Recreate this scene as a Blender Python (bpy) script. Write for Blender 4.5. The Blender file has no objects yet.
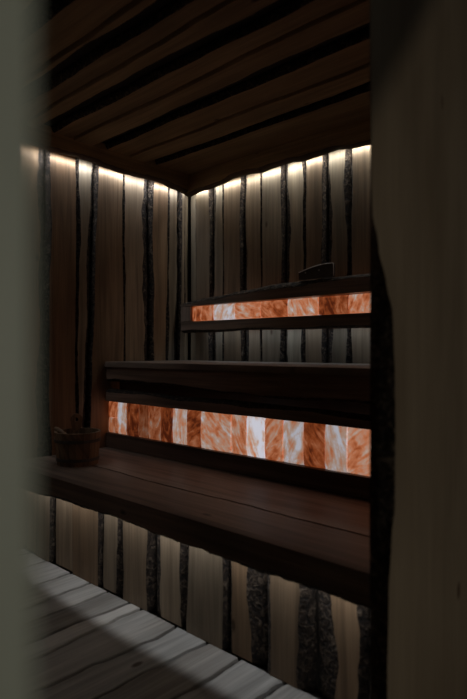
import bpy, bmesh, math, random
from mathutils import Vector, noise
random.seed(7)
sc = bpy.context.scene
COL = sc.collection

# ------------------------------------------------------------------ camera
cam_d = bpy.data.cameras.new('camera'); cam = bpy.data.objects.new('camera', cam_d); COL.objects.link(cam)
cam.location = (2.57, -2.37, 0.96)
cam.rotation_euler = (math.radians(90), 0, math.radians(42.8))
cam_d.sensor_fit = 'VERTICAL'; cam_d.sensor_height = 36; cam_d.sensor_width = 24
cam_d.lens = 558 / 699 * 36
cam_d.clip_start = 0.01
cam_d.dof.use_dof = True; cam_d.dof.focus_distance = 2.9; cam_d.dof.aperture_fstop = 2.5
sc.camera = cam
sc.view_settings.view_transform = 'Standard'; sc.view_settings.look = 'None'
sc.view_settings.exposure = 0.0; sc.view_settings.gamma = 1.0
sc.view_settings.use_curve_mapping = False
sc.cycles.use_denoising = True
sc.cycles.max_bounces = 8
# ------------------------------------------------------------------ world
w = bpy.data.worlds.new('world'); sc.world = w; w.use_nodes = True
bg = w.node_tree.nodes['Background']
bg.inputs[0].default_value = (0.72, 0.86, 1.0, 1); bg.inputs[1].default_value = 0.012

# ------------------------------------------------------------------ lights
def area(name, loc, sx, sy, power, col, rot=(0, 0, 0)):
    l = bpy.data.lights.new(name, 'AREA'); l.shape = 'RECTANGLE'; l.size = sx; l.size_y = sy
    l.energy = power; l.color = col
    o = bpy.data.objects.new(name, l); COL.objects.link(o); o.location = loc; o.rotation_euler = rot
    return o
COOL = (0.88, 0.94, 1.0)
WARMW = (1.0, 0.80, 0.55)
# LED strips: (along x behind the back cornice, along y behind the left cornice, under benches and backrest)
area('led_cornice_back', (1.00, -0.024, 1.928), 1.90, 0.006, 2.6, (0.94, 0.95, 0.90), (math.radians(44), 0, 0))
area('led_cornice_left', (0.024, -1.25, 1.928), 0.006, 2.4, 3.2, (0.88, 0.94, 1.0), (0, math.radians(44), 0))
area('led_bench', (0.98, -1.134, 0.389), 1.88, 0.008, 1.25, (0.88, 0.92, 0.95), (math.radians(22), 0, 0))
area('led_backrest', (1.02, -0.05, 1.08), 1.70, 0.010, 0.40, (0.62, 0.82, 1.0))
# unseen point light added outside the door for the slab and post
pl = bpy.data.lights.new('outside_light', 'POINT'); pl.energy = 8.0; pl.color = (1.0, 0.93, 0.78); pl.shadow_soft_size = 0.03
po = bpy.data.objects.new('outside_light', pl); COL.objects.link(po); po.location = (2.57 + 1.5, -2.37 + 0.6, 0.96)

# ------------------------------------------------------------------ materials
def nt(name):
    m = bpy.data.materials.new(name); m.use_nodes = True
    n = m.node_tree; n.nodes.clear()
    out = n.nodes.new('ShaderNodeOutputMaterial')
    b = n.nodes.new('ShaderNodeBsdfPrincipled'); n.links.new(b.outputs[0], out.inputs[0])
    return m, n, b
def N(n, t, **k):
    x = n.nodes.new(t)
    for a, v in k.items(): setattr(x, a, v)
    return x
def ramp(n, src, stops):
    r = N(n, 'ShaderNodeValToRGB'); e = r.color_ramp.elements
    while len(e) < len(stops): e.new(0.5)
    for i, (p, c) in enumerate(stops):
        e[i].position = p; e[i].color = (*c, 1)
    n.links.new(src, r.inputs[0]); return r
def math_(n, op, a, b=None, clamp=False):
    x = N(n, 'ShaderNodeMath', operation=op); x.use_clamp = clamp
    for i, v in enumerate((a, b)):
        if v is None: continue
        if isinstance(v, (int, float)): x.inputs[i].default_value = v
        else: n.links.new(v, x.inputs[i])
    return x.outputs[0]
def mixc(n, f, a, b, bt='MIX'):
    x = N(n, 'ShaderNodeMix', data_type='RGBA', blend_type=bt)
    for i, v in ((0, f), (6, a), (7, b)):
        if isinstance(v, (int, float)): x.inputs[i].default_value = v
        elif isinstance(v, tuple): x.inputs[i].default_value = (*v, 1)
        else: n.links.new(v, x.inputs[i])
    return x.outputs[2]

def wood(name, warm, cool, dark, rough=0.6, contrast=0.5, fine=.78):
    """UV = metres across / along the board; attribute tone = (random, lightness, warmth)"""
    m, n, b = nt(name)
    uv = N(n, 'ShaderNodeUVMap'); at = N(n, 'ShaderNodeAttribute', attribute_name='tone')
    sep = N(n, 'ShaderNodeSeparateColor'); n.links.new(at.outputs[0], sep.inputs[0])
    off = N(n, 'ShaderNodeCombineXYZ'); n.links.new(math_(n, 'MULTIPLY', sep.outputs[0], 37.0), off.inputs[0])
    n.links.new(math_(n, 'MULTIPLY', sep.outputs[0], 91.0), off.inputs[2])
    add = N(n, 'ShaderNodeVectorMath', operation='ADD'); n.links.new(uv.outputs[0], add.inputs[0]); n.links.new(off.outputs[0], add.inputs[1])
    def mp(sx, sy):
        k = N(n, 'ShaderNodeMapping'); k.inputs['Scale'].default_value = (sx, sy, 1); n.links.new(add.outputs[0], k.inputs[0]); return k.outputs[0]
    g = N(n, 'ShaderNodeTexNoise'); g.inputs['Scale'].default_value = 1; g.inputs['Detail'].default_value = 6; g.inputs['Distortion'].default_value = .6
    n.links.new(mp(26, 1.3), g.inputs[0])
    fi = N(n, 'ShaderNodeTexNoise'); fi.inputs['Scale'].default_value = 1; fi.inputs['Detail'].default_value = 3
    n.links.new(mp(220, 5), fi.inputs[0])
    cl = N(n, 'ShaderNodeTexNoise'); cl.inputs['Scale'].default_value = 1; cl.inputs['Detail'].default_value = 2
    n.links.new(mp(5, 1.6), cl.inputs[0])
    base = mixc(n, sep.outputs[2], cool, warm)
    gr = ramp(n, g.outputs[0], [(0.35, (1 - contrast,) * 3), (0.62, (1, 1, 1))])
    c1 = mixc(n, 1.0, base, gr.outputs[0], 'MULTIPLY')
    fr = ramp(n, fi.outputs[0], [(0.3, (fine,) * 3), (0.7, (1.06,) * 3)])
    c2 = mixc(n, 1.0, c1, fr.outputs[0], 'MULTIPLY')
    cr = ramp(n, cl.outputs[0], [(0.3, (.72, .68, .64)), (0.7, (1.1, 1.1, 1.1))])
    c3 = mixc(n, 1.0, c2, cr.outputs[0], 'MULTIPLY')
    # knots
    vo = N(n, 'ShaderNodeTexVoronoi'); vo.inputs['Scale'].default_value = 1; vo.inputs['Randomness'].default_value = 1
    n.links.new(mp(6.5, 3.2), vo.inputs[0])
    kr = ramp(n, vo.outputs['Distance'], [(0.045, (0.0, 0, 0)), (0.085, (1, 1, 1))])
    kc = mixc(n, kr.outputs[0], dark, c3)
    lm = N(n, 'ShaderNodeCombineColor')
    for i in range(3): n.links.new(sep.outputs[1], lm.inputs[i])
    c4 = mixc(n, 1.0, kc, lm.outputs[0], 'MULTIPLY')
    n.links.new(c4, b.inputs['Base Color'])
    b.inputs['Roughness'].default_value = rough
    b.inputs['Specular IOR Level'].default_value = 0.35
    bp = N(n, 'ShaderNodeBump'); bp.inputs['Strength'].default_value = .25; bp.inputs['Distance'].default_value = .002
    n.links.new(fi.outputs[0], bp.inputs['Height']); n.links.new(bp.outputs[0], b.inputs['Normal'])
    return m
def bark_mat():
    m, n, b = nt('bark')
    tc = N(n, 'ShaderNodeTexCoord')
    a = N(n, 'ShaderNodeTexNoise'); a.inputs['Scale'].default_value = 55; a.inputs['Detail'].default_value = 6; a.inputs['Distortion'].default_value = 1.2
    n.links.new(tc.outputs['Object'], a.inputs[0])
    r = ramp(n, a.outputs[0], [(0.36, (.008, .005, .004)), (0.52, (.040, .025, .016)), (0.72, (.19, .14, .10))])
    n.links.new(r.outputs[0], b.inputs['Base Color']); b.inputs['Roughness'].default_value = .85
    bp = N(n, 'ShaderNodeBump'); bp.inputs['Strength'].default_value = 1; bp.inputs['Distance'].default_value = .012
    n.links.new(a.outputs[0], bp.inputs['Height']); n.links.new(bp.outputs[0], b.inputs['Normal'])
    return m
def plain(name, col, rough=.6, var=.25, scale=14):
    m, n, b = nt(name)
    tc = N(n, 'ShaderNodeTexCoord'); a = N(n, 'ShaderNodeTexNoise'); a.inputs['Scale'].default_value = scale; a.inputs['Detail'].default_value = 4
    n.links.new(tc.outputs['Object'], a.inputs[0])
    r = ramp(n, a.outputs[0], [(.3, tuple(x * (1 - var) for x in col)), (.7, tuple(x * (1 + var * .4) for x in col))])
    n.links.new(r.outputs[0], b.inputs['Base Color']); b.inputs['Roughness'].default_value = rough
    return m
def salt_mat():
    """back-lit salt: attribute tone = (random, brightness, paleness)"""
    m, n, b = nt('backlit_salt')
    tc = N(n, 'ShaderNodeTexCoord'); at = N(n, 'ShaderNodeAttribute', attribute_name='tone')
    sep = N(n, 'ShaderNodeSeparateColor'); n.links.new(at.outputs[0], sep.inputs[0])
    off = N(n, 'ShaderNodeCombineXYZ'); n.links.new(math_(n, 'MULTIPLY', sep.outputs[0], 53.0), off.inputs[1])
    add = N(n, 'ShaderNodeVectorMath', operation='ADD'); n.links.new(tc.outputs['Object'], add.inputs[0]); n.links.new(off.outputs[0], add.inputs[1])
    rot = N(n, 'ShaderNodeCombineXYZ'); n.links.new(math_(n, 'MULTIPLY', math_(n, 'SUBTRACT', sep.outputs[0], .5), 4.2), rot.inputs[1])
    m0 = N(n, 'ShaderNodeMapping'); n.links.new(tc.outputs['Object'], m0.inputs[0]); n.links.new(rot.outputs[0], m0.inputs['Rotation'])
    a2 = N(n, 'ShaderNodeVectorMath', operation='ADD'); n.links.new(m0.outputs[0], a2.inputs[0]); n.links.new(off.outputs[0], a2.inputs[1])
    mp = N(n, 'ShaderNodeMapping'); mp.inputs['Scale'].default_value = (30, 20, 9)
    n.links.new(a2.outputs[0], mp.inputs[0])
    a = N(n, 'ShaderNodeTexNoise'); a.inputs['Scale'].default_value = 1; a.inputs['Detail'].default_value = 5; a.inputs['Roughness'].default_value = .62; a.inputs['Distortion'].default_value = .9
    n.links.new(mp.outputs[0], a.inputs[0])
    c = N(n, 'ShaderNodeTexNoise'); c.inputs['Scale'].default_value = 26; c.inputs['Detail'].default_value = 4
    n.links.new(add.outputs[0], c.inputs[0])
    v = math_(n, 'ADD', math_(n, 'MULTIPLY', math_(n, 'SUBTRACT', a.outputs[0], .5), 1.55), sep.outputs[2])
    v = math_(n, 'ADD', v, math_(n, 'MULTIPLY', math_(n, 'SUBTRACT', c.outputs[0], .5), .75), clamp=True)
    r = ramp(n, v, [(0.0, (.10, .018, .006)), (.25, (.30, .066, .018)), (.50, (.48, .165, .075)), (.74, (.45, .31, .24)), (1.0, (.52, .52, .58))])
    em = mixc(n, 1.0, r.outputs[0], N(n, 'ShaderNodeCombineColor').outputs[0], 'MULTIPLY')
    cc = [x for x in n.nodes if x.bl_idname == 'ShaderNodeCombineColor'][-1]
    for i in range(3): n.links.new(sep.outputs[1], cc.inputs[i])
    n.links.new(em, b.inputs['Emission Color']); b.inputs['Emission Strength'].default_value = .9
    n.links.new(r.outputs[0], b.inputs['Base Color']); b.inputs['Roughness'].default_value = .35
    bp = N(n, 'ShaderNodeBump'); bp.inputs['Strength'].default_value = .6; bp.inputs['Distance'].default_value = .004
    n.links.new(c.outputs[0], bp.inputs['Height']); n.links.new(bp.outputs[0], b.inputs['Normal'])
    return m

M_WALL = wood('sawn_slab_wood', (.43, .26, .14), (.45, .38, .28), (.10, .055, .03), .6, .38)
M_CEIL = wood('ceiling_wood', (.66, .47, .26), (.62, .46, .28), (.06, .03, .015), .6, .30)
M_BENCH = wood('bench_wood', (.34, .23, .165), (.37, .295, .245), (.05, .03, .02), .5)
M_DARK = wood('dark_edge_wood', (.24, .155, .11), (.25, .175, .135), (.03, .02, .012), .55)
M_FLOOR = wood('floor_wood', (.62, .56, .50), (.66, .65, .63), (.12, .09, .07), .55, .35)
M_JAMB = wood('door_slab_wood', (.44, .33, .22), (.42, .33, .23), (.2, .13, .08), .65, .10, .93)
M_BUCKET = wood('bucket_wood', (.42, .25, .14), (.42, .28, .17), (.1, .05, .03), .6)
M_BARK = bark_mat()
M_BACK = plain('dark_backing', (.02, .014, .010))
M_PAINT = plain('painted_post', (.74, .78, .66), .5, .06, 3)
M_HOOP = plain('hoop_metal', (.10, .085, .07), .45)
M_PANELD = plain('dark_box_wood', (.05, .034, .026), .5)
M_RIM = plain('pale_rim', (.75, .70, .66), .4)
M_SALT = salt_mat()
M_PIN = plain('pin_metal', (.5, .5, .5), .3)

# ------------------------------------------------------------------ mesh building
class MB:
    def __init__(s):
        s.bm = bmesh.new(); s.uv = s.bm.loops.layers.uv.new('UVMap'); s.tn = s.bm.loops.layers.float_color.new('tone')
        s.mats = []
    def mi(s, m):
        if m not in s.mats: s.mats.append(m)
        return s.mats.index(m)
    def face(s, vs, uvs, tone, m, smooth=False):
        try: f = s.bm.faces.new(vs)
        except ValueError: return None
        f.material_index = s.mi(m); f.smooth = smooth
        for l, u in zip(f.loops, uvs): l[s.uv].uv = u; l[s.tn] = (*tone, 1)
        return f
    def build(s, name, parent=None, kind=None, label=None, cat=None, group=None, origin=None):
        bmesh.ops.recalc_face_normals(s.bm, faces=s.bm.faces[:])
        me = bpy.data.meshes.new(name)
        if origin is not None:
            bmesh.ops.translate(s.bm, verts=s.bm.verts[:], vec=-Vector(origin))
        s.bm.to_mesh(me); s.bm.free()
        for m in s.mats: me.materials.append(m)
        o = bpy.data.objects.new(name, me); COL.objects.link(o)
        if origin is not None: o.location = origin
        if parent:
            o.parent = parent
            if origin is not None: o.location = Vector(origin) - parent.location
            else: o.location = -parent.location
        tag(o, label, cat, group, kind); return o
def tag(o, label=None, cat=None, group=None, kind=None):
    for k, v in (('label', label), ('category', cat), ('group', group), ('kind', kind)):
        if v: o[k] = v
    return o
def empty(name, loc, label, cat, group=None):
    o = bpy.data.objects.new(name, None); COL.objects.link(o); o.location = loc; o.empty_display_size = .05
    return tag(o, label, cat, group)

def wave(seed, amp, freq=1.0):
    r = random.Random(seed)
    ps = [(r.uniform(.6, 1.0), r.uniform(2.0, 4.0) * freq, r.uniform(0, 6.3)), (r.uniform(.3, .6), r.uniform(6, 10) * freq, r.uniform(0, 6.3)),
          (r.uniform(.12, .25), r.uniform(18, 28) * freq, r.uniform(0, 6.3)), (r.uniform(.06, .14), r.uniform(50, 70) * freq, r.uniform(0, 6.3))]
    return lambda b: amp * sum(a * math.sin(f * b + p) for a, f, p in ps)
def interp(pts):
    pts = sorted(pts)
    def f(b):
        if b <= pts[0][0]: return pts[0][1]
        for (b0, a0), (b1, a1) in zip(pts, pts[1:]):
            if b <= b1:
                t = (b - b0) / (b1 - b0); t = t * t * (3 - 2 * t); return a0 + (a1 - a0) * t
        return pts[-1][1]
    return f
def plank(mb, M, eL, eR, b0, b1, c0, c1, bkL=0, bkR=0, tone=(.5, 1, .5), mat=None, seed=0, step=.02, edge=None, fL=None):
    """eL/eR: functions of b giving the board's outer edges; bkL/bkR: width of the bark-covered live edge"""
    mat = mat or M_WALL; edge = edge or M_BARK
    nb = max(2, int((b1 - b0) / step)); rnd = random.Random(seed)
    wl, wr = wave(seed * 3 + 1, .35, 1.6), wave(seed * 3 + 2, .35, 1.6)
    K = 4; rings = []
    for i in range(nb + 1):
        b = b0 + (b1 - b0) * i / nb; L, R_ = eL(b), eR(b)
        l = max(.25, 1 + wl(b)) * bkL; r = max(.25, 1 + wr(b)) * bkR
        l = max(l, .0025); r = max(r, .0025)
        row = []
        for k in range(K + 1):
            t = k / K; a = L + (l if fL is None else fL(b) - L) * t; c = c0 + (c1 - c0) * math.sin(t * math.pi / 2) ** .8
            if 0 < k < K and bkL > .006:
                j = noise.noise(Vector((seed * 7.1, b * 45, k * 1.7))) * min(.010, bkL * .35); a += j; c += j * .6
            row.append((a, b, c))
        for k in range(K, -1, -1):
            t = k / K; a = R_ - r * t; c = c0 + (c1 - c0) * math.sin(t * math.pi / 2) ** .8
            if 0 < k < K and bkR > .006:
                j = noise.noise(Vector((seed * 7.1 + 3, b * 45, k * 1.7))) * min(.010, bkR * .35); a += j; c += j * .6
            row.append((a, b, c))
        rings.append([(mb.bm.verts.new(M(*p)), p) for p in row])
    n = 2 * (K + 1)
    for i in range(nb):
        A, B = rings[i], rings[i + 1]
        for k in range(n):
            q = (k + 1) % n
            isb = (k < K and bkL > .004) or (K < k < n - 1 and bkR > .004)
            if k == n - 1: isb = False
            vs = [A[k], A[q], B[q], B[k]]
            mb.face([v[0] for v in vs], [(v[1][0], v[1][1]) for v in vs], tone, edge if isb else mat, isb)
    for rr in (rings[0], rings[-1]):
        mb.face([v[0] for v in rr], [(v[1][0], v[1][2] * 3) for v in rr], tone, mat)
def box(mb, x0, x1, y0, y1, z0, z1, mat, tone=(.5, 1, .5), bevel=0.0):
    vs = [mb.bm.verts.new((x, y, z)) for x in (x0, x1) for y in (y0, y1) for z in (z0, z1)]
    fs = []
    long_ = max(range(3), key=lambda i: (x1 - x0, y1 - y0, z1 - z0)[i])
    for idx in ((0, 1, 3, 2), (4, 5, 7, 6), (0, 1, 5, 4), (2, 3, 7, 6), (0, 2, 6, 4), (1, 3, 7, 5)):
        q = [vs[i] for i in idx]
        uvs = []
        for v in q:
            o = [v.co[i] for i in range(3) if i != long_]; uvs.append((o[0] + o[1], v.co[long_]))
        fs.append(mb.face(q, uvs, tone, mat))
    if bevel > 0:
        bmesh.ops.recalc_face_normals(mb.bm, faces=fs)
        bmesh.ops.bevel(mb.bm, geom=list({e for f in fs for e in f.edges}), offset=bevel, segments=2, affect='EDGES', profile=.6)

def board_run(mb, M, bounds, b0, b1, c0, mat, seed, warm=None, amp=.006, thick=(.022, .034)):
    """bounds: list of (position, bark width, slant) - boards butt at each bound"""
    rnd = random.Random(seed)
    for i in range(len(bounds) - 1):
        p0, w0, s0 = bounds[i]; p1, w1, s1 = bounds[i + 1]
        k0 = random.Random(seed + i); wv0, wv1 = wave(seed * 10 + i, amp * (1 + w0 * 12)), wave(seed * 10 + i + 1, amp * (1 + w1 * 12))
        mid = (b0 + b1) / 2
        eL = lambda b, p=p0, s=s0, f=wv0: p + s * (b - mid) + f(b) * .55
        eR = lambda b, p=p1, s=s1, f=wv1: p + s * (b - mid) + f(b) * .55 - (.0035 if w1 < .025 else .0015)
        t = (rnd.random(), rnd.uniform(.75, 1.1), (rnd.random() if warm is None else warm[i % len(warm)]))
        th = thick[i % 2] + rnd.uniform(-.003, .003)
        bl = w0 * (.38 if i % 2 else .72); br = w1 * (.38 if i % 2 else .72)
        plank(mb, M, eL, eR, b0, b1, c0, c0 + th, bl, br, t, mat, seed * 31 + i)

# ------------------------------------------------------------------ shell
mL = lambda a, b, c: (c, a, b)                # left wall: a=y, b=z, c=x
mB_ = lambda a, b, c: (a, -c, b)              # back wall: a=x, b=z
mC = lambda a, b, c: (b, a, 2.015 - c)        # ceiling: a=y, b=x
mF = lambda a, b, c: (a, b, c)                # floor: a=x, b=y

mb = MB(); box(mb, -.09, -.031, -2.95, .06, -.05, 2.1, M_BACK)
board_run(mb, mL, [(-2.7, 0, 0), (-2.5, .02, 0), (-2.28, .03, 0), (-2.1, .02, .01), (-1.9, .03, 0), (-1.68, .01, 0), (-1.5, .03, 0), (-1.33, .02, 0), (-1.12, .03, 0),
    (-.965, .05, .004), (-.79, .022, 0), (-.715, .034, .045), (-.497, .017, .0), (-.312, .058, .006), (-.180, .026, .01), (-.090, .028, .02), (-.040, .012, .006), (-.001, .0, 0)],
    0, 2.0, -.030, M_WALL, 5, [.3, .5, .8, .6, .3, .8, .5, .7, .9, .98, .25, .75, .5, .85, .35, .3], .006)
mb.build('wall_left', kind='structure')

mb = MB(); box(mb, -.09, 2.1, .031, .09, -.05, 2.1, M_BACK)
board_run(mb, mB_, [(.001, .0, 0), (.060, .012, 0), (.191, .036, 0), (.294, .018, 0), (.449, .040, 0), (.589, .016, 0), (.736, .044, .004), (.881, .028, -.004), (1.003, .042, 0),
    (1.147, .034, 0), (1.30, .026, 0), (1.46, .045, 0), (1.60, .02, 0), (1.78, .04, 0), (1.95, .02, 0)],
    0, 2.0, -.030, M_WALL, 9, [.1, .3, .15, .55, .4, .2, .1, .5, .1, .45, .3, .5], .004)
mb.build('wall_back', kind='structure')

mb = MB(); box(mb, -.06, 2.1, -2.95, .06, 2.016, 2.10, M_BACK)
cb = [(-2.9, .01, 0), (-2.72, .05, 0), (-2.55, .01, 0), (-2.36, .05, 0), (-2.2, .01, 0), (-2.02, .05, 0), (-1.85, .01, 0), (-1.70, .05, 0), (-1.62, .012, 0), (-1.52, .06, .0), (-1.354, .014, .0), (-1.287, .055, 0), (-1.168, .012, .0), (-1.054, .062, 0),
      (-.912, .012, 0), (-.756, .060, .004), (-.57, .012, -.004), (-.417, .050, .0), (-.06, .012, 0)]
for i in range(len(cb) - 1):
    (p0, w0, s0), (p1, w1, s1) = cb[i], cb[i + 1]
    f0, f1 = wave(400 + i, .007), wave(401 + i, .007)
    g0 = w0 * .5 if w0 > .03 else .005; g1 = w1 * .5 if w1 > .03 else .005
    plank(mb, mC, lambda b, p=p0 + g0, f=f0: p + f(b), lambda b, p=p1 - g1, f=f1: p + f(b), .0, 2.0, 0, .035 - .006 * (i % 2),
          w0 * .25, w1 * .25, (random.random(), random.uniform(.8, 1.1), random.uniform(.3, 1)), M_CEIL, 700 + i, .03)
mb.build('ceiling', kind='structure')

mb = MB(); box(mb, -.06, 4.6, -3.6, .06, -.08, -.012, M_BACK)
fb = [-.02, .066, .234, .436, .576, .717, .847, .932, 1.099, 1.249, 1.413, 1.587, 1.76, 1.92, 2.10]
for i in range(len(fb) - 1):
    f0, f1 = wave(900 + i, .016, 1.3), wave(901 + i, .016, 1.3)
    plank(mb, mF, lambda b, p=fb[i] + .005, f=f0: p + f(b), lambda b, p=fb[i + 1] - .005, f=f1: p + f(b), -2.9, -1.086, -.03, 0, .004, .004,
          (random.random(), random.uniform(.82, 1.1), random.uniform(0, .6)), M_FLOOR, 950 + i, .025, M_DARK)
for i in range(12):
    plank(mb, mF, lambda b, p=2.11 + .2 * i: p, lambda b, p=2.307 + .2 * i: p, -3.5, 0, -.03, 0, 0, 0, (random.random(), 1, .5), M_FLOOR, 980 + i, .4)
mb.build('floor', kind='structure')

# wall on the near side (left of the doorway, behind the view) and the wall with the doorway
mb = MB(); box(mb, -.06, 2.07, -2.95, -2.90, -.01, 2.1, M_JAMB); mb.build('wall_front', kind='structure')
mb = MB()
box(mb, 1.95, 2.02, -1.20, .06, 0, 2.1, M_DARK, (.3, .8, .7))
mR = lambda a, b, c: (2.02 + c, a, b)
# live-edged door slab: outer face at x = 2.07, edge as seen against the opening
slab = [(0.0, -1.405), (.35, -1.405), (.50, -1.398), (.60, -1.385), (.66, -1.372), (.80, -1.372), (.90, -1.375), (.98, -1.380), (1.03, -1.384), (1.08, -1.408), (1.15, -1.44), (1.21, -1.463), (1.30, -1.468), (2.1, -1.470)]
fs_, fr_ = interp(slab), wave(77, .0018, 2)
fe = interp([(0, -.885), (.5, -.893), (.62, -.90), (.8, -.885), (1.2, -.872), (2.1, -.865)])
plank(mb, mR, lambda b: -1.380 + .5 * fr_(b), fe, 0, 2.1, 0, .05, .02, .02, (.31, .95, .6), M_JAMB, 61, .015, fL=lambda b: fs_(b) + fr_(b))
plank(mb, mR, lambda b: fe(b) + .003, lambda b: -.45, 0, 2.1, 0, .04, .03, .02, (.81, .9, .6), M_JAMB, 62, .02)
plank(mb, mR, lambda b: -.447, lambda b: .06, 0, 2.1, 0, .045, .03, .02, (.21, .9, .6), M_JAMB, 63, .02)
plank(mb, mR, lambda b: -2.95, lambda b: -2.36 + .01 * math.sin(b * 5), 0, 2.1, 0, .05, .0, .02, (.61, .9, .6), M_JAMB, 64, .02)
box(mb, 2.02, 2.068, -2.36, -1.44, 1.9, 2.1, M_JAMB, (.1, .9, .6))
mb.build('wall_right', kind='structure')
# changing-room partition and its painted door post, close to the viewer
mb = MB(); box(mb, 2.38, 2.425, -3.5, -2.2930, 0, 2.3, M_PAINT, bevel=.004); mb.build('trim_1', kind='structure')
# sloping panel added out of view behind the viewer, shades the door slab's top
mb = MB()
pts = [(-2.01, .675), (-2.01, 2.3), (-1.10, 2.3), (-1.10, 1.8125)]
for x in (3.17, 3.20):
    pass
va = [mb.bm.verts.new((3.17, y, z)) for y, z in pts]; vb = [mb.bm.verts.new((3.21, y, z)) for y, z in pts]
mb.face(va, pts, (.5, 1, .5), M_PAINT); mb.face(vb, pts, (.5, 1, .5), M_PAINT)
for i in range(4):
    j = (i + 1) % 4; mb.face([va[i], va[j], vb[j], vb[i]], [pts[i], pts[j], pts[j], pts[i]], (.5, 1, .5), M_PAINT)
mb.build('shade_panel', kind='structure')

# cornices hiding the LED strips (live lower edges)
def cornice(name, M, b0, b1, seed, dips=()):
    mb = MB(); wv = wave(seed, .009, 2.2)
    lo = interp(dips) if dips else (lambda b: 0)
    plank(mb, M, lambda b: 1.885 + wv(b) + lo(b), lambda b: 2.014, b0, b1, 0, .035, .014, 0, (random.random(), 1.1, .7), M_CEIL, seed, .015, M_DARK)
    return mb.build(name, kind='structure')
cornice('trim_3', lambda a, b, c: (.115 + c, b, a), -2.9, -.115, 31, [(-2.9, .03), (-.9, .03), (-.6, .018), (-.4, .012), (-.115, -.008)])
cornice('trim_4', lambda a, b, c: (b, -.115 - c, a), .118, 1.95, 37, [(.118, -.01), (.5, .012), (.8, -.0), (1.1, .004), (1.9, .0)])

# ------------------------------------------------------------------ lower bench
lb = empty('lower_bench', (1.0, -1.09, 0), 'long low wooden sauna bench with a skirting of upright bark-edged slabs', 'bench')
mSk = lambda a, b, c: (a, -1.055 - c, b)
mb = MB()
sk = [(.005, .01, 0), (.13, .022, 0), (.27, .030, 0), (.437, .016, -.01), (.648, .022, 0), (.783, .038, 0), (.978, .052, 0), (1.151, .042, .03), (1.349, .024, 0), (1.500, .072, .0), (1.674, .088, 0), (1.845, .05, 0), (1.935, .03, 0)]
box(mb, .004, 1.94, -1.058, -1.04, 0.001, .40, M_BACK)
board_run(mb, mSk, sk, .002, .40, 0, M_WALL, 21, [.45, .35, .5, .8, .4, .5, .35, .3, .8, .6, .75, .5], .004)
mb.build('skirting', lb)
crk = wave(55, .010, .8)
mS = lambda a, b, c: (b, a, .395 + c)
mb = MB(); plank(mb, mS, lambda b: -1.158, lambda b: -.945 + crk(b) - .003, .004, 1.94, 0, .035, 0, 0, (.2, .95, .6), M_BENCH, 71, .03); mb.build('seat', lb)
mb = MB(); plank(mb, mS, lambda b: -.945 + crk(b) + .003, lambda b: -.600, .004, 1.94, 0, .035, 0, 0, (.7, 1.05, .4), M_BENCH, 72, .03); mb.build('seat', lb)
mb = MB(); wv = wave(81, .006, 1.6)
plank(mb, lambda a, b, c: (b, -1.15 - c, a), lambda b: .335 + wv(b), lambda b: .4305, .004, 1.94, 0, .03, .016, .0, (.33, 1.3, .6), M_DARK, 81, .015)
mb.build('front_board', lb, label='dark front board with a wavy bark lower edge')

# ------------------------------------------------------------------ upper bench
ub = empty('upper_bench', (1.0, -.3, 0), 'high dark wooden sauna bench with a glowing salt band in its riser', 'bench')
mb = MB()
plank(mb, lambda a, b, c: (b, a, .866 + c), lambda b: -.628 + .002 * math.sin(b * 9), lambda b: -.32, .004, 1.94, 0, .028, .003, 0, (.4, 1, .3), M_BENCH, 91, .03, M_BENCH)
mb.build('seat', ub)
mb = MB()
plank(mb, lambda a, b, c: (b, a, .866 + c), lambda b: -.317, lambda b: -.045, .004, 1.94, 0, .028, .003, 0, (.9, 1, .3), M_BENCH, 92, .03, M_BENCH)
mb.build('seat', ub)
mb = MB(); wv = wave(95, .006, 1.4)
plank(mb, lambda a, b, c: (b, -.585 - c, a), lambda b: .782 - .012 * (b) + wv(b), lambda b: .866, .004, 1.94, 0, .03, .014, 0, (.15, 1.6, .7), M_DARK, 95, .02)
mb.build('front_board', ub)
mb = MB(); wv = wave(98, .004, 1.4); wv2 = wave(99, .0012, 2)
plank(mb, lambda a, b, c: (b, -.583 - c, a), lambda b: .678 + wv2(b), lambda b: .748 - .012 * b + wv(b), .004, 1.94, 0, .036, .003, .016, (.35, 1.5, .5), M_DARK, 98, .02)
plank(mb, lambda a, b, c: (b, -.583 - c, a), lambda b: .4305, lambda b: .512 + .001 * math.sin(b * 13), .004, 1.94, 0, .034, 0, 0, (.85, .9, .5), M_DARK, 99, .03)
mb.build('salt_frame', ub)
mb = MB(); box(mb, .004, 1.94, -.53, -.515, .4305, .866, M_BACK)
for x in (.05, .98, 1.90): box(mb, x, x + .04, -.51, -.05, .83, .866, M_DARK)
mb.build('rear_panel', ub)

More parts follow.
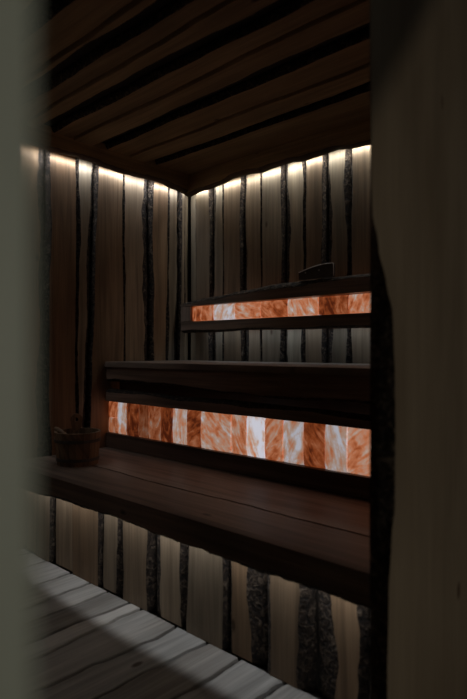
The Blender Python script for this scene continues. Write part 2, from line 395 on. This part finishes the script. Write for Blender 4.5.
# ------------------------------------------------------------------ salt blocks
def salt(x0, x1, z0, z1, yb, yf, tone, seed, label, group):
    mb = MB(); r = random.Random(seed)
    nx, nz = 5, 7; nrm = []
    def P(i, k, y):
        x = x0 + (x1 - x0) * i / nx; z = z0 + (z1 - z0) * k / nz
        e = (i in (0, nx)) + (k in (0, nz))
        dy = noise.noise(Vector((x * 25, z * 25, seed))) * .003 + (.004 * e if y == yf else 0)
        if e and i in (0, nx) and 0 < k < nz: x += noise.noise(Vector((z * 60, seed, 1))) * .0008
        return (x, y + (dy if y == yf else 0), z)
    F = [[mb.bm.verts.new(P(i, k, yf)) for k in range(nz + 1)] for i in range(nx + 1)]
    B = [[mb.bm.verts.new(P(i, k, yb)) for k in range(nz + 1)] for i in range(nx + 1)]
    q = lambda vs: mb.face(vs, [(v.co.x, v.co.z) for v in vs], tone, M_SALT)
    for i in range(nx):
        for k in range(nz):
            q([F[i][k], F[i + 1][k], F[i + 1][k + 1], F[i][k + 1]]); q([B[i][k], B[i + 1][k], B[i + 1][k + 1], B[i][k + 1]])
    for i in range(nx):
        for k in (0, nz): q([F[i][k], F[i + 1][k], B[i + 1][k], B[i][k]])
    for k in range(nz):
        for i in (0, nx): q([F[i][k], F[i][k + 1], B[i][k + 1], B[i][k]])
    return mb.build('salt_block', label=label, cat='salt block', group=group, origin=((x0 + x1) / 2, (yb + yf) / 2, z0))
GL = 'backlit salt blocks in the riser of the upper bench'
LX = [.003, .087, .167, .264, .350, .447, .532, .634, .730, .917, 1.007, 1.108, 1.200, 1.300, 1.400, 1.494, 1.600]
# (random/rotation, brightness, paleness, label)
LB = [(.52, .62, .42, None), (.50, .80, .72, 'narrow cream salt block, second from the left end of the lower row'),
      (.52, .50, .16, 'rust orange salt block just right of the leftmost cream one in the lower row'),
      (.49, .32, .36, 'dim brownish orange salt block, fourth from the left in the lower row'),
      (.46, .50, .46, 'dim brown and tan salt block, fifth from the left in the lower row'),
      (.53, .55, .14, 'deep rust salt block left of the tall pale one in the lower row'),
      (.48, .85, .68, 'pale salt block with thin orange veins, seventh from the left in the lower row'),
      (.28, .62, .30, 'dark orange salt block with slanting streaks left of the widest block'),
      (.72, .85, .60, 'widest salt block of the lower row, pale with slanting orange streaks'),
      (.60, .85, .56, 'narrow peach salt block right of the widest block'),
      (.56, 1.15, .92, 'brightest bluish white salt block near the middle of the lower row'),
      (.33, .85, .50, 'pinkish orange salt block right of the brightest white one'),
      (.42, .80, .76, 'greyish pink salt block left of the deep orange one in the lower row'),
      (.65, .68, .27, 'deep orange salt block between two pale ones near the right of the lower row'),
      (.55, .78, .76, 'pale mauve salt block right of the deep orange one'),
      (.30, .95, .56, 'rightmost salt block of the lower row, white band across orange')]
for i, (r, g, p, lab) in enumerate(LB):
    if i == 0:
        salt(LX[0], LX[1] - .001, .512, .592, -.56, -.604, (.52, .62, .55), 300, 'small peach salt block, lower of the two stacked at the left end', GL)
        salt(LX[0], LX[1] - .001, .594, .678, -.56, -.604, (.47, .80, .32), 301, 'small orange salt block, upper of the two stacked at the left end', GL)
    else:
        salt(LX[i] + .0018, LX[i + 1] - .0018, .512, .678, -.56, -.604 - .002 * (i % 3), (r, g, p), 310 + i, lab, GL)
for k, x in enumerate((1.602, 1.70, 1.80)):
    pass
salt(1.602, 1.73, .512, .678, -.56, -.604, (.4, .8, .5), 350, 'salt block of the lower row hidden behind the door post edge', GL)
salt(1.732, 1.90, .512, .678, -.56, -.604, (.6, .8, .4), 351, 'last salt block of the lower row beside the right wall', GL)

# ------------------------------------------------------------------ backrest with salt window
br = empty('backrest', (1.0, -.09, 1.06), 'slab backrest with wavy bark edges and a glowing salt slot, above the upper bench', 'backrest')
mBR = lambda a, b, c: (b, -.075 - c, a)
top = interp([(.04, 1.246), (.3, 1.262), (.53, 1.284), (.83, 1.305), (.92, 1.307), (1.13, 1.307), (1.31, 1.312), (1.94, 1.315)])
wt, wb2 = wave(101, .0035, 1.8), wave(103, .003, 1.8)
mb = MB(); plank(mb, mBR, lambda b: 1.216 + .003 * b, lambda b: top(b) + wt(b) * (.25 if .9 < b < 1.15 else 1), .045, 1.94, 0, .035, 0, .024, (.2, 1.1, .3), M_BENCH, 101, .015)
mb.build('upper_board', br)
mb = MB(); plank(mb, mBR, lambda b: 1.062 + wb2(b), lambda b: 1.128, .045, 1.94, 0, .035, .012, 0, (.6, 1.1, .3), M_BENCH, 103, .015)
mb.build('lower_board', br)
mb = MB(); box(mb, .045, .130, -.110, -.075, 1.1285, 1.2155, M_BENCH, (.7, 1.1, .3)); mb.build('end_board', br)
for x in (.07, .75, 1.45):
    mb = MB(); box(mb, x, x + .04, -.068, -.035, 1.09, 1.1285, M_DARK); mb.build('bracket', br)
UG = 'backlit salt blocks in the backrest slot'
UX = [.131, .309, .477, .661, .841, 1.029, 1.196, 1.40, 1.60, 1.80, 1.93]
UBL = [(.5, .85, .34, 'rounded orange salt block at the left end of the upper row'), (.40, .95, .78, 'pale pinkish salt block, second from the left in the upper row'),
       (.80, .95, .50, 'orange and white diagonally striped salt block in the upper row'), (.68, .90, .36, 'orange salt block right of the diagonally striped one in the upper row'),
       (.6, 1.0, .60, 'light peach salt block in the middle of the upper row'), (.56, .70, .24, 'deep rust salt block under the small curved box'),
       (.42, .95, .52, 'mottled peach salt block at the visible right end of the upper row'), (.5, .9, .4, 'salt block of the upper row just behind the door post edge'),
       (.6, .9, .5, 'salt block of the upper row, second from its right end by the wall'), (.45, .9, .45, 'last salt block of the upper row beside the right wall')]
for i, (r, g, p, lab) in enumerate(UBL):
    salt(UX[i] + .002, UX[i + 1] - .002, 1.129, 1.215, -.068, -.103, (r, g, p), 400 + i, lab, UG)

# ------------------------------------------------------------------ small curved box on the backrest
g = empty('curved_box', (1.02, -.092, 1.308), 'small dark curved-topped panel with a pale rim standing on the backrest', 'panel')
zt = lambda x: 1.346 + .028 * math.sin(min(1, (x - .912) / .17) * math.pi / 2)
xs = [.912 + .2 * i / 12 for i in range(13)]
mb = MB()
fr, bk = [], []
for x in xs:
    fr.append((mb.bm.verts.new((x, -.100, 1.308)), mb.bm.verts.new((x, -.100, zt(x) - .004))))
    bk.append((mb.bm.verts.new((x, -.080, 1.308)), mb.bm.verts.new((x, -.080, zt(x) - .004))))
U = [(0, 0)] * 4; T = (.5, 1, .5)
for i in range(12):
    mb.face([fr[i][0], fr[i + 1][0], fr[i + 1][1], fr[i][1]], U, T, M_PANELD); mb.face([bk[i][0], bk[i + 1][0], bk[i + 1][1], bk[i][1]], U, T, M_PANELD)
    mb.face([fr[i][1], fr[i + 1][1], bk[i + 1][1], bk[i][1]], U, T, M_PANELD); mb.face([fr[i][0], fr[i + 1][0], bk[i + 1][0], bk[i][0]], U, T, M_PANELD)
for i in (0, 12): mb.face([fr[i][0], fr[i][1], bk[i][1], bk[i][0]], U, T, M_PANELD)
mb.build('body', g)
mb = MB()
def rod(mb, pts, r, mat, tone=(.5, 1, .5), seg=6):
    rings = []
    for i, p in enumerate(pts):
        p = Vector(p); d = (Vector(pts[min(i + 1, len(pts) - 1)]) - Vector(pts[max(i - 1, 0)])).normalized()
        u = d.cross(Vector((0, 0, 1)) if abs(d.z) < .9 else Vector((1, 0, 0))).normalized(); v = d.cross(u)
        rr = r[i] if isinstance(r, (list, tuple)) else r
        rings.append([mb.bm.verts.new(p + u * rr * math.cos(a * 2 * math.pi / seg) + v * rr * math.sin(a * 2 * math.pi / seg)) for a in range(seg)])
    for i in range(len(pts) - 1):
        for k in range(seg):
            q = (k + 1) % seg; mb.face([rings[i][k], rings[i][q], rings[i + 1][q], rings[i + 1][k]], [(k * .01, i * .05), (k * .01 + .01, i * .05), (k * .01 + .01, i * .05 + .05), (k * .01, i * .05 + .05)], tone, mat, True)
    for rr in (rings[0], rings[-1]): mb.face(rr, [(0, 0)] * seg, tone, mat)
rod(mb, [(x, -.098, zt(x) - .001) for x in xs] + [(1.114, -.098, zt(1.112) - .012), (1.115, -.098, 1.312)], .0024, M_RIM)
mb.build('rim', g, label='thin pale rim')
for x, z in ((.955, 1.340), (1.035, 1.345)):
    mb = MB(); rod(mb, [(x, -.0995, z), (x, -.104, z)], .004, M_PIN, seg=8); mb.build('pin', g)

# ------------------------------------------------------------------ bucket and ladle
bx, by, bz = .27, -.955, .4305
bu = empty('bucket', (bx, by, bz), 'wooden stave sauna bucket with an upright ear, on the left of the lower bench', 'bucket')
def stave_ring(mb, r0, r1, z0, z1, th, n=20, mat=M_BUCKET, skip=None):
    for i in range(n):
        if skip and i in skip: continue
        a0 = 2 * math.pi * (i + .02) / n; a1 = 2 * math.pi * (i + .98) / n
        t = (random.random(), random.uniform(.8, 1.1), random.random())
        c = []
        for z, r in ((z0, r0), (z1, r1)):
            for rr in (r - th, r):
                for a in (a0, a1): c.append(((bx + rr * math.cos(a), by + rr * math.sin(a), z), (rr * a, z)))
        vs = [(mb.bm.verts.new(p), u) for p, u in c]
        for idx in ((0, 1, 3, 2), (4, 5, 7, 6), (0, 1, 5, 4), (2, 3, 7, 6), (0, 2, 6, 4), (1, 3, 7, 5)):
            mb.face([vs[k][0] for k in idx], [vs[k][1] for k in idx], t, mat)
mb = MB(); stave_ring(mb, .092, .106, bz, bz + .150, .010)
rod(mb, [(bx, by, bz + .004), (bx, by, bz + .02)], .083, M_BUCKET, seg=24); mb.build('body', bu)
def hoop(z, h):
    rr = .092 + (z - bz) / .15 * .014 + .0008; mb = MB()
    n = 40; R = []
    for i in range(n):
        a = 2 * math.pi * i / n; R.append([mb.bm.verts.new((bx + r * math.cos(a), by + r * math.sin(a), zz)) for r, zz in ((rr, z), (rr + .0035, z), (rr + .0045, z + h), (rr + .001, z + h))])
    for i in range(n):
        A, B = R[i], R[(i + 1) % n]
        for k in range(4): mb.face([A[k], A[(k + 1) % 4], B[(k + 1) % 4], B[k]], U, T, M_HOOP, False)
    mb.build('hoop', bu)
hoop(bz + .02, .014); hoop(bz + .105, .014)
# ear: upright rounded stave with a hole, at the back of the rim
def ear(ang, h, wdt, name='ear'):
    mb = MB(); ca, sa = math.cos(ang), math.sin(ang)
    out = []; hol = []
    for i in range(24):
        a = 2 * math.pi * i / 24
        out.append((wdt / 2 * math.cos(a) * 1.0, bz + .14 + h - wdt / 2 + wdt / 2 * math.sin(a)) if math.sin(a) >= -.01 else (wdt / 2 * (1 if math.cos(a) > 0 else -1) * max(abs(math.cos(a)), .35) * .9, bz + .14 + (h - wdt / 2) * (1 + math.sin(a)) - 0.02 * (-math.sin(a))))
        hol.append((wdt * .17 * math.cos(a), bz + .14 + h - wdt * .5 + wdt * .17 * math.sin(a)))
    def W(p, r): return (bx + ca * r - sa * p[0], by + sa * r + ca * p[0], p[1])
    L = {}
    for key, pp, r in (('of', out, .094), ('ob', out, .106), ('hf', hol, .094), ('hb', hol, .106)):
        L[key] = [mb.bm.verts.new(W(p, r)) for p in pp]
    for i in range(24):
        j = (i + 1) % 24
        for A, B, pa, pb in (('of', 'hf', out, hol), ('ob', 'hb', out, hol), ('of', 'ob', out, out), ('hf', 'hb', hol, hol)):
            mb.face([L[A][i], L[A][j], L[B][j], L[B][i]], [pa[i], pa[j], pb[j], pb[i]], (.3, .9, .6), M_BUCKET)
    mb.build(name, bu)
ear(math.radians(152), .080, .056)
# ladle with its handle leaning out to the left over the rim
la = empty('ladle', (bx + .01, by, bz + .03), 'wooden ladle leaning in the bucket with its handle over the rim', 'ladle')
A0 = Vector((bx + .03, by + .01, bz + .07)); dirv = Vector((-.80, -.42, .55)).normalized()
mb = MB(); rod(mb, [A0 + dirv * t for t in (0.0, .04, .08, .12, .155, .175)], [.010, .010, .011, .013, .014, .008], M_BUCKET, (.4, .9, .9), 8); mb.build('handle', la)
mb = MB(); cup = Vector((bx + .035, by + .012, bz + .045)); n = 16
prof = [(.002, -.018), (.018, -.016), (.027, -.006), (.031, .012), (.028, .012), (.024, -.003), (.016, -.011), (.002, -.013)]
R = [[mb.bm.verts.new(cup + Vector((r * math.cos(2 * math.pi * i / n), r * math.sin(2 * math.pi * i / n), z))) for r, z in prof] for i in range(n)]
for i in range(n):
    for k in range(len(prof) - 1):
        q = (i + 1) % n; mb.face([R[i][k], R[i][k + 1], R[q][k + 1], R[q][k]], U, (.4, .9, .9), M_BUCKET, True)
mb.build('bowl', la)
